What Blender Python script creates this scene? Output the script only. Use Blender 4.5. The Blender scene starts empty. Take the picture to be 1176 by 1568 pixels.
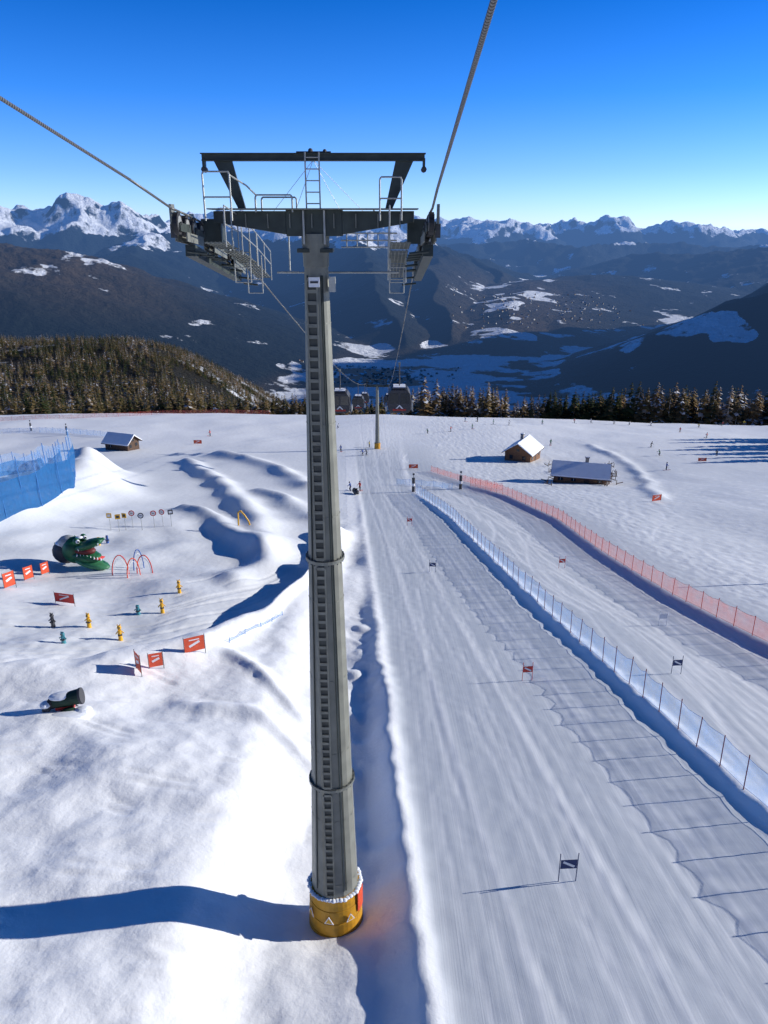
import bpy, bmesh, math, random
import numpy as np
from mathutils import Vector, Matrix
random.seed(7); rng=np.random.default_rng(11)
sc=bpy.context.scene
CZ=23.3; TH=math.radians(20.9); F=1150.0
SUN_AZ=math.radians(79); SUN_EL=math.radians(17.5)   # azimuth from +Y towards +X
SUN=Vector((math.sin(SUN_AZ)*math.cos(SUN_EL),math.cos(SUN_AZ)*math.cos(SUN_EL),math.sin(SUN_EL)))

# ---------------------------------------------------------------- noise
def _h(ix,iy,s):
    n=(ix*374761393+iy*668265263+s*974711)&0xffffffff
    n=((n^(n>>13))*1274126177)&0xffffffff
    return (n^(n>>16))/4294967295.0
def perlin(x,y,s=0):
    x=np.asarray(x,float);y=np.asarray(y,float)
    x0=np.floor(x).astype(np.int64);y0=np.floor(y).astype(np.int64)
    fx=x-x0;fy=y-y0
    u=fx*fx*fx*(fx*(fx*6-15)+10);v=fy*fy*fy*(fy*(fy*6-15)+10)
    def g(i,j):
        a=_h(x0+i,y0+j,s)*2*np.pi
        return np.cos(a)*(fx-i)+np.sin(a)*(fy-j)
    return 1.5*((g(0,0)*(1-u)+g(1,0)*u)*(1-v)+(g(0,1)*(1-u)+g(1,1)*u)*v)
def fbm(x,y,o=4,s=0):
    t=0;a=1.0;f=1.0
    for i in range(o):
        t=t+a*perlin(x*f+17.3*i,y*f-9.1*i,s+i);a*=.5;f*=2.03
    return t
def ridged(x,y,o=4,s=0):
    t=0;a=.6;f=1.0;n=0
    for i in range(o):
        t=t+a*(1-2*np.abs(perlin(x*f+5.3*i,y*f+3.1*i,s+i)));n+=a;a*=.5;f*=2.07
    return t/n
def sst(a,b,x):
    t=np.clip((x-a)/(b-a),0,1);return t*t*(3-2*t)

# ---------------------------------------------------------------- terrain
def table(pts,z0,y0=0.0):
    ys=np.arange(-3000,9000,2.0)
    s=np.interp(ys,[p[0] for p in pts],[p[1] for p in pts])
    z=-np.cumsum(s)*2.0
    z=z-np.interp(y0,ys,z)+z0
    return ys,z
TA=table([(-1600,.0),(-1500,.2),(140,.2),(165,.14),(278,.135),(300,.38),(450,.40),(520,.26),(9000,.26)],-19.3)
TB=table([(-1600,.0),(-1500,.2),(140,.2),(165,.14),(278,.135),(300,.36),(370,.34),(440,.11),(1500,.11),(1700,.42),(9000,.42)],-19.3)
def crest_shift(x): return np.where(x>0,np.minimum(x*.12,30),0)
def hillbase(x,y):
    yy=y+crest_shift(x)*sst(120,260,y)
    a=np.interp(yy,*TA);b=np.interp(yy,*TB)
    w=sst(-.07,-.33,x/np.maximum(y,60.0))
    return a*(1-w)+b*w+CZ
def edge_x(y): return np.interp(y,[-20,15.7,30,52,122,300],[3.0,1.22,.38,-.67,-4.5,-14])
def bfx(y): return np.interp(y,[-20,10,25.7,54,80,100,125,150],[21,19,16.7,13.4,11.0,9.2,5.4,4.4])
def rfx(y): return np.interp(y,[-20,10,35,48,60,77,98,120,140,160],[48,40,31,27.5,25.5,24.3,24.0,20.5,14.,7.])
def ridge(x,y,pts,h,w):
    wx=x+.9*perlin(x/9,y/9,91);wy=y+1.2*perlin(x/9,y/9+5,92)
    best=np.full(np.shape(x),1e9)
    for (a,b) in zip(pts[:-1],pts[1:]):
        ax,ay=a;bx,by=b;dx=bx-ax;dy=by-ay
        t=np.clip(((wx-ax)*dx+(wy-ay)*dy)/(dx*dx+dy*dy),0,1)
        best=np.minimum(best,(wx-ax-t*dx)**2+(wy-ay-t*dy)**2)
    return h*np.exp(-best/(w*w))*(1+.40*perlin(x/11,y/12,93))
def flat(px,py):
    v=(784-py)/F;u=(px-588)/F
    d=np.array([u,math.cos(TH)+v*math.sin(TH),-math.sin(TH)+v*math.cos(TH)])
    t=np.linspace(8,700,6000);p=d[:,None]*t
    hz=hillbase(p[0],p[1])-CZ
    k=int(np.argmax(p[2]<hz));return (float(p[0][k]),float(p[1][k]))
R1=[flat(*p) for p in [(335,698),(375,705),(420,722),(475,752)]]
R2=[flat(*p) for p in [(290,712),(335,748),(380,790),(408,835),(400,880),(370,898)]]
R3=[flat(*p) for p in [(285,800),(330,812),(365,838),(385,862)]]
R4=[flat(*p) for p in [(400,760),(440,775),(480,800)]]
R5=[flat(*p) for p in [(-90,850),(0,820),(70,800),(130,780),(140,740)]]
R6=[flat(*p) for p in [(905,682),(950,700),(985,728),(1003,765)]]
MEDGE_X=[-90,-40,-24,-18,-11.7,-9,-7.0,-6.6]
MEDGE_Y=[30,36,39,40.5,47,54,66,90]
def G(x,y):
    x=np.asarray(x,float);y=np.asarray(y,float)
    z=hillbase(x,y)
    xe=edge_x(y)+.35*perlin(y*.12,y*0+3,5)+.14*perlin(y*.9,y*0+7,6)
    near=sst(150,95,y)
    d=x-xe
    pist=sst(-1.4,.2,d)
    z=z+.42*pist*sst(26,3,d)*sst(70,36,y)
    z=z+(.10+.13*sst(70,40,y))*np.exp(-(d-.15)**2/.30)*near
    z=z-.42*np.exp(-((x+1.9)/2.4)**2)*sst(44,32,y)*(1-pist)
    z=z-.15*np.exp(-(((x+1.75)**2+(y-20.4)**2)/3.0))
    z=z+.065*np.clip(-x-4,0,32)*sst(190,90,y)
    my=np.interp(x,MEDGE_X,MEDGE_Y)
    e=my-y
    inside=sst(-1.5,1.6,e+.9*perlin(x*.25,y*.25,9))*sst(-3.5,-7.5,x)
    hm=1.2+.7*np.exp(-((e-2.5)/3.2)**2)
    z=z+inside*hm
    ung=(1-pist)*sst(110,80,y)
    z=z+ung*(.50*fbm(x/9+3,y/11,2,21)+.09*fbm(x/2.8,y/2.4,3,31)*sst(60,45,y))
    z=z+ung*.12*ridged(x/5.5+1,y/7,2,37)*sst(60,40,y)*sst(-2.5,-5,x)
    z=z+.34*np.maximum(0,perlin(x/1.3+y*.22,y/2.3,44))*np.exp(-((x-xe+1.7)/1.7)**2)*sst(20,30,y)*sst(62,50,y)
    z=z+.40*np.exp(-((y-34-(x+8)*-.55-.8*np.sin(x*.7))/.8)**2)*sst(-13,-9,x)*sst(-2.5,-4.5,x)
    z=z+.35*np.exp(-((y-39.5-(x+8)*-.8-1.2*np.sin(x*.5))/.8)**2)*sst(-14,-11,x)*sst(-3.0,-5.5,x)
    z=z+ridge(x,y,R1,1.1,2.6)+ridge(x,y,R2,1.15,2.1)+ridge(x,y,R3,1.2,1.9)+ridge(x,y,R4,.9,2.4)+ridge(x,y,R5,5.0,6.0)+ridge(x,y,R6,.5,1.4)
    db=x-bfx(y)
    z=z+.30*sst(-.8,.3,db)*sst(11,2,db)*sst(135,105,y)
    z=z+.12*np.exp(-((db-.2)/.45)**2)*(1+.9*perlin(x*.8,y*.8,3))*sst(135,110,y)
    dr=x-rfx(y)
    z=z+.50*sst(-1.4,.4,dr)*sst(26,4,dr)*sst(150,118,y)
    z=z+.5*fbm(x/38,y/46,3,51)*sst(14,40,np.abs(x-8))+.55*fbm(x/60,y/60,2,77)*sst(120,170,y)
    z=z+.05*fbm(x/1.1,y/1.4,3,61)*sst(2,8,dr)
    z=z+.012*fbm(x*1.9,y*1.1,2,63)
    return z
def g1(x,y): return float(G(np.array([x]),np.array([y]))[0])
def spot(px,py):
    v=(784-py)/F;u=(px-588)/F
    d=np.array([u,math.cos(TH)+v*math.sin(TH),-math.sin(TH)+v*math.cos(TH)])
    t=np.linspace(8,330,5000);p=d[:,None]*t
    gap=p[2]+CZ-G(p[0],p[1])
    k=int(np.argmax(gap<0)) if (gap<0).any() else int(np.argmin(gap/t))
    x,y=float(p[0][k]),float(p[1][k])
    return Vector((x,y,g1(x,y)))

# ---------------------------------------------------------------- materials
def new_mat(name):
    m=bpy.data.materials.new(name);m.use_nodes=True
    n=m.node_tree.nodes;l=m.node_tree.links
    return m,n,l,n["Principled BSDF"]
MC={}
def mat(name,col,rough=.6,metal=0,var=.15,scale=6,bump=0,alpha=1):
    if name in MC:return MC[name]
    m,n,l,b=new_mat(name)
    tc=n.new("ShaderNodeTexCoord");no=n.new("ShaderNodeTexNoise");no.inputs["Scale"].default_value=scale;no.inputs["Detail"].default_value=6
    l.new(tc.outputs["Object"],no.inputs["Vector"])
    mr=n.new("ShaderNodeMapRange");mr.inputs["From Min"].default_value=.3;mr.inputs["From Max"].default_value=.7
    mr.inputs["To Min"].default_value=1-var;mr.inputs["To Max"].default_value=1+var
    l.new(no.outputs["Fac"],mr.inputs["Value"])
    mx=n.new("ShaderNodeVectorMath");mx.operation='SCALE';mx.inputs[0].default_value=col[:3]
    l.new(mr.outputs[0],mx.inputs["Scale"]);l.new(mx.outputs[0],b.inputs["Base Color"])
    b.inputs["Roughness"].default_value=rough;b.inputs["Metallic"].default_value=metal;b.inputs["Alpha"].default_value=alpha
    if bump:
        bp=n.new("ShaderNodeBump");bp.inputs["Strength"].default_value=bump;bp.inputs["Distance"].default_value=.02
        l.new(no.outputs["Fac"],bp.inputs["Height"]);l.new(bp.outputs[0],b.inputs["Normal"])
    MC[name]=m;return m
def net_mat(name,col,open_=.5):
    m,n,l,b=new_mat(name)
    b.inputs["Base Color"].default_value=(*col,1);b.inputs["Roughness"].default_value=.7
    tr=n.new("ShaderNodeBsdfTransparent");mx=n.new("ShaderNodeMixShader")
    tc=n.new("ShaderNodeTexCoord");no=n.new("ShaderNodeTexNoise");no.inputs["Scale"].default_value=1.3;no.inputs["Detail"].default_value=4
    l.new(tc.outputs["Object"],no.inputs["Vector"])
    mr=n.new("ShaderNodeMapRange");mr.inputs["From Min"].default_value=.3;mr.inputs["From Max"].default_value=.7
    mr.inputs["To Min"].default_value=1-open_-.12;mr.inputs["To Max"].default_value=1-open_+.12
    l.new(no.outputs["Fac"],mr.inputs["Value"]);l.new(mr.outputs[0],mx.inputs["Fac"])
    tl=n.new("ShaderNodeBsdfTranslucent");tl.inputs["Color"].default_value=(*col,1)
    m2=n.new("ShaderNodeMixShader");m2.inputs["Fac"].default_value=.4
    l.new(b.outputs[0],m2.inputs[1]);l.new(tl.outputs[0],m2.inputs[2])
    l.new(tr.outputs[0],mx.inputs[1]);l.new(m2.outputs[0],mx.inputs[2])
    l.new(mx.outputs[0],n["Material Output"].inputs["Surface"]);return m
steel=mat("galvanised_steel",(.20,.205,.175),.5,.3,.2,3,.2)
steel_m=mat("tower_shaft_steel",(.225,.225,.185),.5,.15,.18,1.6,.15)
steel_k=mat("ladder_back_plate",(.075,.08,.07),.6,.1,.16,2)
steel_l=mat("light_galvanised_steel",(.40,.41,.39),.45,.4,.15,4)
dgreen=mat("dark_green_paint",(.04,.052,.045),.55,.1,.3,3)
black=mat("black_rubber",(.02,.02,.022),.7)
dark=mat("dark_grey",(.05,.05,.055),.6)
white=mat("white_paint",(.8,.8,.8),.5,0,.04)
red=mat("red_plastic",(.62,.045,.03),.5)
orange=mat("orange_plastic",(.72,.09,.03),.5)
yellow=mat("yellow_plastic",(.78,.42,.02),.5)
blue=mat("blue_plastic",(.03,.10,.35),.5)
navy=mat("navy_fabric",(.02,.04,.13),.7)
teal=mat("teal_plastic",(.05,.25,.3),.5)
green=mat("green_figure_paint",(.012,.11,.04),.5,0,.45,2)
dkgreen=mat("weathered_green_cover",(.012,.04,.022),.7,0,.4,3)
snowm=mat("roof_snow",(.90,.92,.95),.7,0,.03,1,.3)
wood=mat("chalet_wood",(.22,.105,.045),.75,0,.35,5,.4)
wood_d=mat("weathered_wood",(.09,.05,.03),.8,0,.35,5,.4)
glass=mat("window_glass",(.02,.025,.03),.1)

# ---------------------------------------------------------------- mesh builder
class MB:
    def __init__(s): s.v=[];s.f=[];s.m=[];s.mats=[]
    def mi(s,m):
        if m not in s.mats:s.mats.append(m)
        return s.mats.index(m)
    def add(s,vs,fs,m):
        o=len(s.v);s.v+= [tuple(v) for v in vs];i=s.mi(m)
        for f in fs:s.f.append(tuple(o+k for k in f));s.m.append(i)
    def box(s,c,d,m,rot=None):
        c=Vector(c);h=[k/2 for k in d];vs=[]
        for x in(-1,1):
            for y in(-1,1):
                for z in(-1,1):
                    p=Vector((x*h[0],y*h[1],z*h[2]))
                    if rot is not None:p=rot@p
                    vs.append(c+p)
        s.add(vs,[(0,1,3,2),(4,6,7,5),(0,4,5,1),(2,3,7,6),(0,2,6,4),(1,5,7,3)],m)
    def tube(s,a,b,r0,m,r1=None,n=8,caps=True):
        a=Vector(a);b=Vector(b);r1=r0 if r1 is None else r1
        q=(b-a).to_track_quat('Z','Y');vs=[];fs=[]
        for i in range(n):
            t=2*math.pi*i/n;p=Vector((math.cos(t),math.sin(t),0))
            vs+= [a+q@(p*r0),b+q@(p*r1)]
        for i in range(n):
            j=(i+1)%n;fs.append((2*i,2*j,2*j+1,2*i+1))
        if caps:fs.append(tuple(2*i for i in range(n))[::-1]);fs.append(tuple(2*i+1 for i in range(n)))
        s.add(vs,fs,m)
    def path(s,pts,r,m,n=6):
        for a,b in zip(pts[:-1],pts[1:]):s.tube(a,b,r,m,n=n)
    def beam(s,a,b,w,h,m):
        a=Vector(a);b=Vector(b);d=b-a;q=d.to_track_quat('Y','Z')
        s.box((a+b)/2,(w,d.length,h),m,q.to_matrix())
    def ball(s,c,r,m,n=10,k=7,rot=None):
        c=Vector(c);r=(r,r,r) if not hasattr(r,'__len__') else r;vs=[];fs=[]
        for j in range(k+1):
            ph=math.pi*j/k
            for i in range(n):
                t=2*math.pi*i/n;p=Vector((r[0]*math.sin(ph)*math.cos(t),r[1]*math.sin(ph)*math.sin(t),r[2]*math.cos(ph)))
                if rot is not None:p=rot@p
                vs.append(c+p)
        for j in range(k):
            for i in range(n):
                a=j*n+i;b=j*n+(i+1)%n;fs.append((a,a+n,b+n,b))
        s.add(vs,fs,m)
    def prism(s,poly,ext,m):
        n=len(poly);vs=[Vector(p) for p in poly]+[Vector(p)+Vector(ext) for p in poly]
        fs=[tuple(range(n))[::-1],tuple(range(n,2*n))]+[(i,(i+1)%n,n+(i+1)%n,n+i) for i in range(n)]
        s.add(vs,fs,m)
    def build(s,name,parent=None,loc=None,rotz=0,smooth=False,bevel=0):
        me=bpy.data.meshes.new(name);me.from_pydata(s.v,[],s.f)
        for m in s.mats:me.materials.append(m)
        me.polygons.foreach_set("material_index",s.m)
        if smooth:me.polygons.foreach_set("use_smooth",[True]*len(s.f))
        bm=bmesh.new();bm.from_mesh(me);bmesh.ops.recalc_face_normals(bm,faces=bm.faces);bm.to_mesh(me);bm.free()
        me.update();o=bpy.data.objects.new(name,me);sc.collection.objects.link(o)
        if bevel:
            b=o.modifiers.new("bevel",'BEVEL');b.width=bevel;b.segments=2;b.limit_method='ANGLE'
        if loc is not None:o.location=loc
        o.rotation_euler[2]=rotz
        if parent:o.parent=parent
        return o
def empty(name,loc=(0,0,0),rotz=0):
    o=bpy.data.objects.new(name,None);sc.collection.objects.link(o);o.location=loc;o.rotation_euler[2]=rotz;o.empty_display_size=.3;return o
def grid_mesh(name,X,Y,Z,attrs,m):
    ny,nx=X.shape;me=bpy.data.meshes.new(name)
    co=np.stack([X,Y,Z],-1).reshape(-1,3).astype(np.float32)
    i=np.arange(nx*ny).reshape(ny,nx)
    q=np.stack([i[:-1,:-1],i[:-1,1:],i[1:,1:],i[1:,:-1]],-1).reshape(-1,4).astype(np.int32)
    me.vertices.add(len(co));me.vertices.foreach_set("co",co.ravel())
    me.loops.add(q.size);me.loops.foreach_set("vertex_index",q.ravel())
    me.polygons.add(len(q));me.polygons.foreach_set("loop_start",np.arange(0,q.size,4,dtype=np.int32))
    me.polygons.foreach_set("loop_total",np.full(len(q),4,dtype=np.int32))
    me.polygons.foreach_set("use_smooth",np.ones(len(q),dtype=bool))
    me.update(calc_edges=True);me.validate()
    for k,a in attrs.items():
        at=me.attributes.new(k,'FLOAT','POINT');at.data.foreach_set("value",a.ravel().astype(np.float32))
    me.materials.append(m);o=bpy.data.objects.new(name,me);sc.collection.objects.link(o);return o

# ---------------------------------------------------------------- snow ground
def snow_mat():
    m,n,l,b=new_mat("snow")
    tc=n.new("ShaderNodeTexCoord")
    ag=n.new("ShaderNodeAttribute");ag.attribute_name="groom"
    at=n.new("ShaderNodeAttribute");at.attribute_name="track"
    def noise(scale,vec,det=5,rough=.55):
        q=n.new("ShaderNodeTexNoise");q.inputs["Scale"].default_value=scale;q.inputs["Detail"].default_value=det;q.inputs["Roughness"].default_value=rough
        l.new(vec,q.inputs["Vector"]);return q.outputs["Fac"]
    mp=n.new("ShaderNodeMapping");mp.inputs["Rotation"].default_value=(0,0,math.radians(-4.6));mp.inputs["Scale"].default_value=(1,.010,.0)
    l.new(tc.outputs["Object"],mp.inputs["Vector"])
    st=noise(3.0,mp.outputs[0],4,.6)
    st2=noise(22,mp.outputs[0],2,.5)
    n1=noise(.9,tc.outputs["Object"],6,.5);n2=noise(6,tc.outputs["Object"],4,.6);n3=noise(.12,tc.outputs["Object"],4)
    def mth(op,a,bb):
        q=n.new("ShaderNodeMath");q.operation=op
        for i,k in enumerate((a,bb)):
            if isinstance(k,(int,float)):q.inputs[i].default_value=k
            else:l.new(k,q.inputs[i])
        return q.outputs[0]
    g=ag.outputs["Fac"];t=at.outputs["Fac"]
    mix=n.new("ShaderNodeMix");mix.data_type='RGBA'
    mix.inputs["A"].default_value=(.96,.96,.955,1);mix.inputs["B"].default_value=(.62,.65,.68,1)
    gg=mth('MULTIPLY',g,mth('ADD',.50,mth('MULTIPLY',st,.9)));gg=mth('SUBTRACT',gg,mth('MULTIPLY',t,.8))
    c=n.new("ShaderNodeClamp");l.new(gg,c.inputs[0]);l.new(c.outputs[0],mix.inputs["Factor"])
    v=mth('ADD',.99,mth('MULTIPLY',mth('SUBTRACT',n3,.5),.12))
    sm=n.new("ShaderNodeVectorMath");sm.operation='SCALE';l.new(mix.outputs["Result"],sm.inputs[0]);l.new(v,sm.inputs["Scale"])
    l.new(sm.outputs[0],b.inputs["Base Color"])
    b.inputs["Roughness"].default_value=.7
    b.inputs["Specular IOR Level"].default_value=.3
    h=mth('ADD',mth('MULTIPLY',n1,.085),mth('MULTIPLY',n2,.016))
    h=mth('MULTIPLY',h,mth('SUBTRACT',1.1,mth('MULTIPLY',g,.9)))
    h=mth('ADD',h,mth('MULTIPLY',g,mth('ADD',mth('MULTIPLY',st,.014),mth('MULTIPLY',st2,.005))))
    bp=n.new("ShaderNodeBump");bp.inputs["Strength"].default_value=.85;bp.inputs["Distance"].default_value=1.0
    l.new(h,bp.inputs["Height"]);l.new(bp.outputs[0],b.inputs["Normal"])
    return m
snow=snow_mat()
def grow(lo,hi,d0,k):
    a=[];x=0;d=d0
    while x<hi-lo: a.append(lo+x);x+=d;d*=k
    a.append(hi);return a
xs=[-x for x in grow(26,320,.24,1.02)][::-1]+list(np.arange(-25.8,34,.18))+grow(34,320,.24,1.02)
ys=list(np.arange(-60,10,1.2))+list(np.arange(10,60,.16))+grow(60,440,.18,1.008)
X,Y=np.meshgrid(np.array(xs),np.array(ys))
Z=G(X,Y)
xe=edge_x(Y)
groom=sst(.2,.9,X-xe)*sst(0,1.2,np.abs(X-bfx(Y)))
my=np.interp(X,MEDGE_X,MEDGE_Y)
play=sst(-2,-5,my-Y)*(X<xe-2)
groom=np.maximum(groom,play*.35)
groom=groom*(1-.55*sst(2,8,X-rfx(Y)))*sst(230,150,Y+0*X)
track=np.zeros_like(X)
tr=np.random.default_rng(3)
wn=np.clip((bfx(Y)-edge_x(Y))/15.5,.3,1.2)
for i in range(30):
    o=tr.uniform(1,14);a=tr.uniform(.2,1.2);w=tr.uniform(18,45);p=tr.uniform(0,6);wd=tr.uniform(.08,.16)
    fx=edge_x(Y)+o*wn+a*np.sin(Y/w*2+p)
    track=np.maximum(track,np.exp(-((X-fx)/wd)**2)*tr.uniform(.3,.8)*sst(-.2,.0,perlin(Y/9,Y*0+i,8)))
for i in range(36):
    o=tr.uniform(2,12);a=tr.uniform(1.0,2.6);w=tr.uniform(8,12);p=tr.uniform(2,3.6);wd=tr.uniform(.10,.30)
    fx=bfx(Y)+o+a*np.sin(Y/w+p)
    track=np.maximum(track,np.exp(-((X-fx)/wd)**2)*tr.uniform(.4,1)*sst(-.15,.05,perlin(Y/14,Y*0+i,12))*(X<rfx(Y)-1))
for i in range(30):
    o=tr.uniform(3,60);a=tr.uniform(1.5,6);w=tr.uniform(6,16);p=tr.uniform(0,6);wd=tr.uniform(.12,.3)
    fx=rfx(Y)+o+a*np.sin(Y/w+p)
    track=np.maximum(track,np.exp(-((X-fx)/wd)**2)*tr.uniform(.3,.8)*sst(-.15,.05,perlin(Y/14,Y*0+i,14)))
for k in (3.3,7.2,11.0):
    fx=edge_x(Y)+k*wn
    track=np.maximum(track,.8*np.exp(-((X-fx)/.16)**2))
    Z=Z+.04*np.exp(-((X-fx)/.2)**2)*(Y<110)
dent=np.zeros_like(X)
for i in range(30):      # grooves following the curve of the play run
    o=tr.uniform(3,26);c=my+o+tr.uniform(.5,1.6)*np.sin(X/tr.uniform(7,13)+tr.uniform(0,6))
    dent=np.maximum(dent,.8*np.exp(-((Y-c)/.2)**2)*(X<xe-2.5)*(X>-46)*sst(-.15,.05,perlin(X/9,X*0+i,18)))
for i in range(12):      # meandering ski tracks over the near mound
    c=12+i*2.0+tr.uniform(.5,2)*np.sin(X/tr.uniform(2.5,6)+tr.uniform(0,6))+.25*X*tr.uniform(-1,1)
    q=np.exp(-((Y-c)/.17)**2)+np.exp(-((Y-c-.6)/.17)**2)
    dent=np.maximum(dent,.75*q*(X<-3.2)*(X>-24)*sst(0,.2,perlin(X/4,X*0+i,19))*(Y<my-2))
Z=Z-.03*track-.10*np.clip(dent,0,1)
grid_mesh("snow_ground",X,Y,Z,{"groom":groom,"track":track},snow)

# ---------------------------------------------------------------- mountains
FL=-850.0
def RP(L): 
    o=[]
    for az,el,d in L:
        a=math.radians(az);o.append((d*1000*math.sin(a),d*1000*math.cos(a),d*1000*math.tan(math.radians(el))))
    return o
RIDGES=[
 (RP([(-32,.4,14.5),(-26.2,1.4,14),(-24.4,.5,14),(-22.8,.8,14),(-20.8,1.4,14),(-18.6,.7,14),(-15.9,.1,14.5),(-12.8,-.5,15)]),.55),
 (RP([(-15,.3,22),(-11.5,.8,22),(-7.5,.5,22),(-3,.6,22),(2.3,.25,22),(4.5,.35,22),(6.3,-.05,21),(8.1,.2,21),(9.9,-.15,21),(11.7,.05,22),(13.4,.4,22),(15,.0,22),(16.5,.6,22),(18.3,-.1,22),(20.3,.1,22),(22.3,-.5,24),(24,-.3,25),(27,-.4,25),(33,-.2,24)]),.42),
 (RP([(2,-1.3,16),(6,-1.4,15.5),(10,-1.1,16),(14,-1.5,15.5),(19,-1.2,16),(24,-1.4,16),(30,-1.0,16)]),.36),
 (RP([(-18,-1.6,10),(-15.5,-.5,12),(-12.8,-.3,13),(-8,-.4,12),(-2,-.7,11),(3,-1.0,11),(6.5,-2.2,10.5),(9,-3.6,9.5)]),.40),
 (RP([(-2,-.7,11),(-1.2,-3.2,7.9),(.6,-6.8,5.9),(1.5,-8.4,5.4)]),.40),
 (RP([(-12.8,-.4,13),(-9.5,-3.6,9.5),(-7.0,-5.9,7.6)]),.40),
 (RP([(3,-1.0,11),(3.8,-3.4,8),(4.6,-6.3,6.3),(5.0,-7.9,5.6)]),.38),
 (RP([(-38,3,7),(-32,1,6.5),(-26.2,-.5,6.2),(-23.5,-2.0,6),(-20,-4.2,5.7),(-17,-5.8,5.4),(-11.5,-8.0,5),(-8.5,-9.6,4.8),(-6.5,-10.3,4.6)]),.34),
 (RP([(6,-4.2,9.3),(11,-3.9,8.8),(16,-3.2,10)]),.13),
 (RP([(11,-4.0,8.8),(9.5,-5.4,6.9),(8.6,-7.7,5.6)]),.15),
 (RP([(14,-3.6,9.5),(13.5,-5.2,7.6),(13.0,-6.8,6.2)]),.15),
 (RP([(17,-2.0,13),(22,-1.7,13),(28,-1.4,12)]),.26),
 (RP([(13,-9.9,4.8),(16,-8.8,4.8),(19.5,-7.2,4.8),(23,-5.6,4.9),(26,-4.4,5.0),(30,-3.2,5.3),(36,-1,5.6),(46,1.0,6.2)]),.40),
 (RP([(42,2.5,4.6),(36,4.6,5.9),(37,5.6,7.4),(42,6,8)]),.9),  # unseen ridge to the right, added to cast shade over the valley floor
]
def MT(x,y):
    r=np.hypot(x,y)
    ws=np.clip((r-3500)/6000,.12,2.6)
    wx=x+ws*(320*fbm(x/2600,y/2600,4,101)+70*fbm(x/500,y/500,3,105));wy=y+ws*(320*fbm(x/2600+9,y/2600,4,202)+70*fbm(x/500,y/500+8,3,205))
    H=np.full(x.shape,-3000.0)
    for P,sl in RIDGES:
        hr=np.full(x.shape,-5000.0)
        for a,b in zip(P[:-1],P[1:]):
            dx=b[0]-a[0];dy=b[1]-a[1]
            t=np.clip(((wx-a[0])*dx+(wy-a[1])*dy)/(dx*dx+dy*dy),0,1)
            d=np.hypot(wx-a[0]-t*dx,wy-a[1]-t*dy)
            hr=np.maximum(hr,a[2]+t*(b[2]-a[2])-sl*d*(1-.12*np.clip(d/3000,0,1)))
        H=np.maximum(H,hr)
    up=np.clip(H-FL,0,1500)
    H=H+up*((.16+.06*sst(9000,13000,r))*ridged(x/1900,y/1900,6,303)+.08*ridged(x/520,y/520,4,404))-up*.08
    k=22.0
    H=FL+np.logaddexp(0,(H-FL)/k)*k
    return H
def own(x,y): return hillbase(x,y)-CZ
def FAR(x,y):
    a=own(x,y);a=a+np.clip((np.hypot(x,y)-450)/1500,0,1)*(60*fbm(x/700,y/700,4,505)) 
    m=np.where(y>2200,MT(x,np.maximum(y,1)),FL)
    k=25.0
    mx=np.maximum(a,m);mn=np.minimum(a,m)
    return mx+k*np.log1p(np.exp(-(mx-mn)/k))
azs=np.concatenate([np.linspace(-180,-33,60)[:-1],np.linspace(-33,33,860),np.linspace(33,60,70)[1:],np.linspace(60,180,40)[1:]])
rs=np.concatenate([np.geomspace(120,2500,130)[:-1],np.geomspace(2500,32000,560)])
A,R=np.meshgrid(np.radians(azs),rs)
FX=R*np.sin(A);FY=R*np.cos(A);FZ=FAR(FX,FY)
inr=(np.abs(FX)<315)&(FY<436)&(FY>-58)
FZ=FZ-np.where(inr,5.0,0)
hh=FZ
nz=fbm(FX/1400,FY/1400,4,606)
AD=np.degrees(A)
high=sst(-420,60,hh+200*nz+sst(9000,20000,R)*110)*sst(7000,9500,R)
floor_=sst(FL+60,FL+24,hh)
fp=fbm(FX/600,FY/300,4,717)
terr=np.exp(-((AD-9.8)/5.5)**2)*sst(5000,5900,R)*sst(10500,8500,R)
patch=sst(.10,.40,fbm(FX/420,FY/420,3,707)+.1*nz)
vill=np.exp(-((AD+.3)/4.2)**2)*sst(4100,4300,R)*sst(5000,4800,R)
snowp=np.clip(np.maximum.reduce([high*.90,floor_*(.57+.34*fp-.14*vill),terr*(.26+.46*patch),.46*patch*sst(0,-700,hh),.08+0*hh]),0,1)
leftb=np.exp(-((AD+22)/7)**2)*sst(4500,5500,R)*sst(8500,7000,R)
snowp=np.maximum(snowp,leftb*(.41+.14*patch))
rightb=sst(13,17,AD)*sst(3800,4300,R)*sst(6500,5500,R)
snowp=np.maximum(snowp,rightb*(.24+.34*patch))
snowp=np.where(R<2400,.43,snowp)
brown=np.clip(leftb+terr+.5*floor_+.35*sst(2500,500,R)+.0,0,1)
painted_haze=1-np.exp(-np.clip(R-1500,0,None)/34000)  # distance factor for the haze painted into the terrain surface
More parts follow.
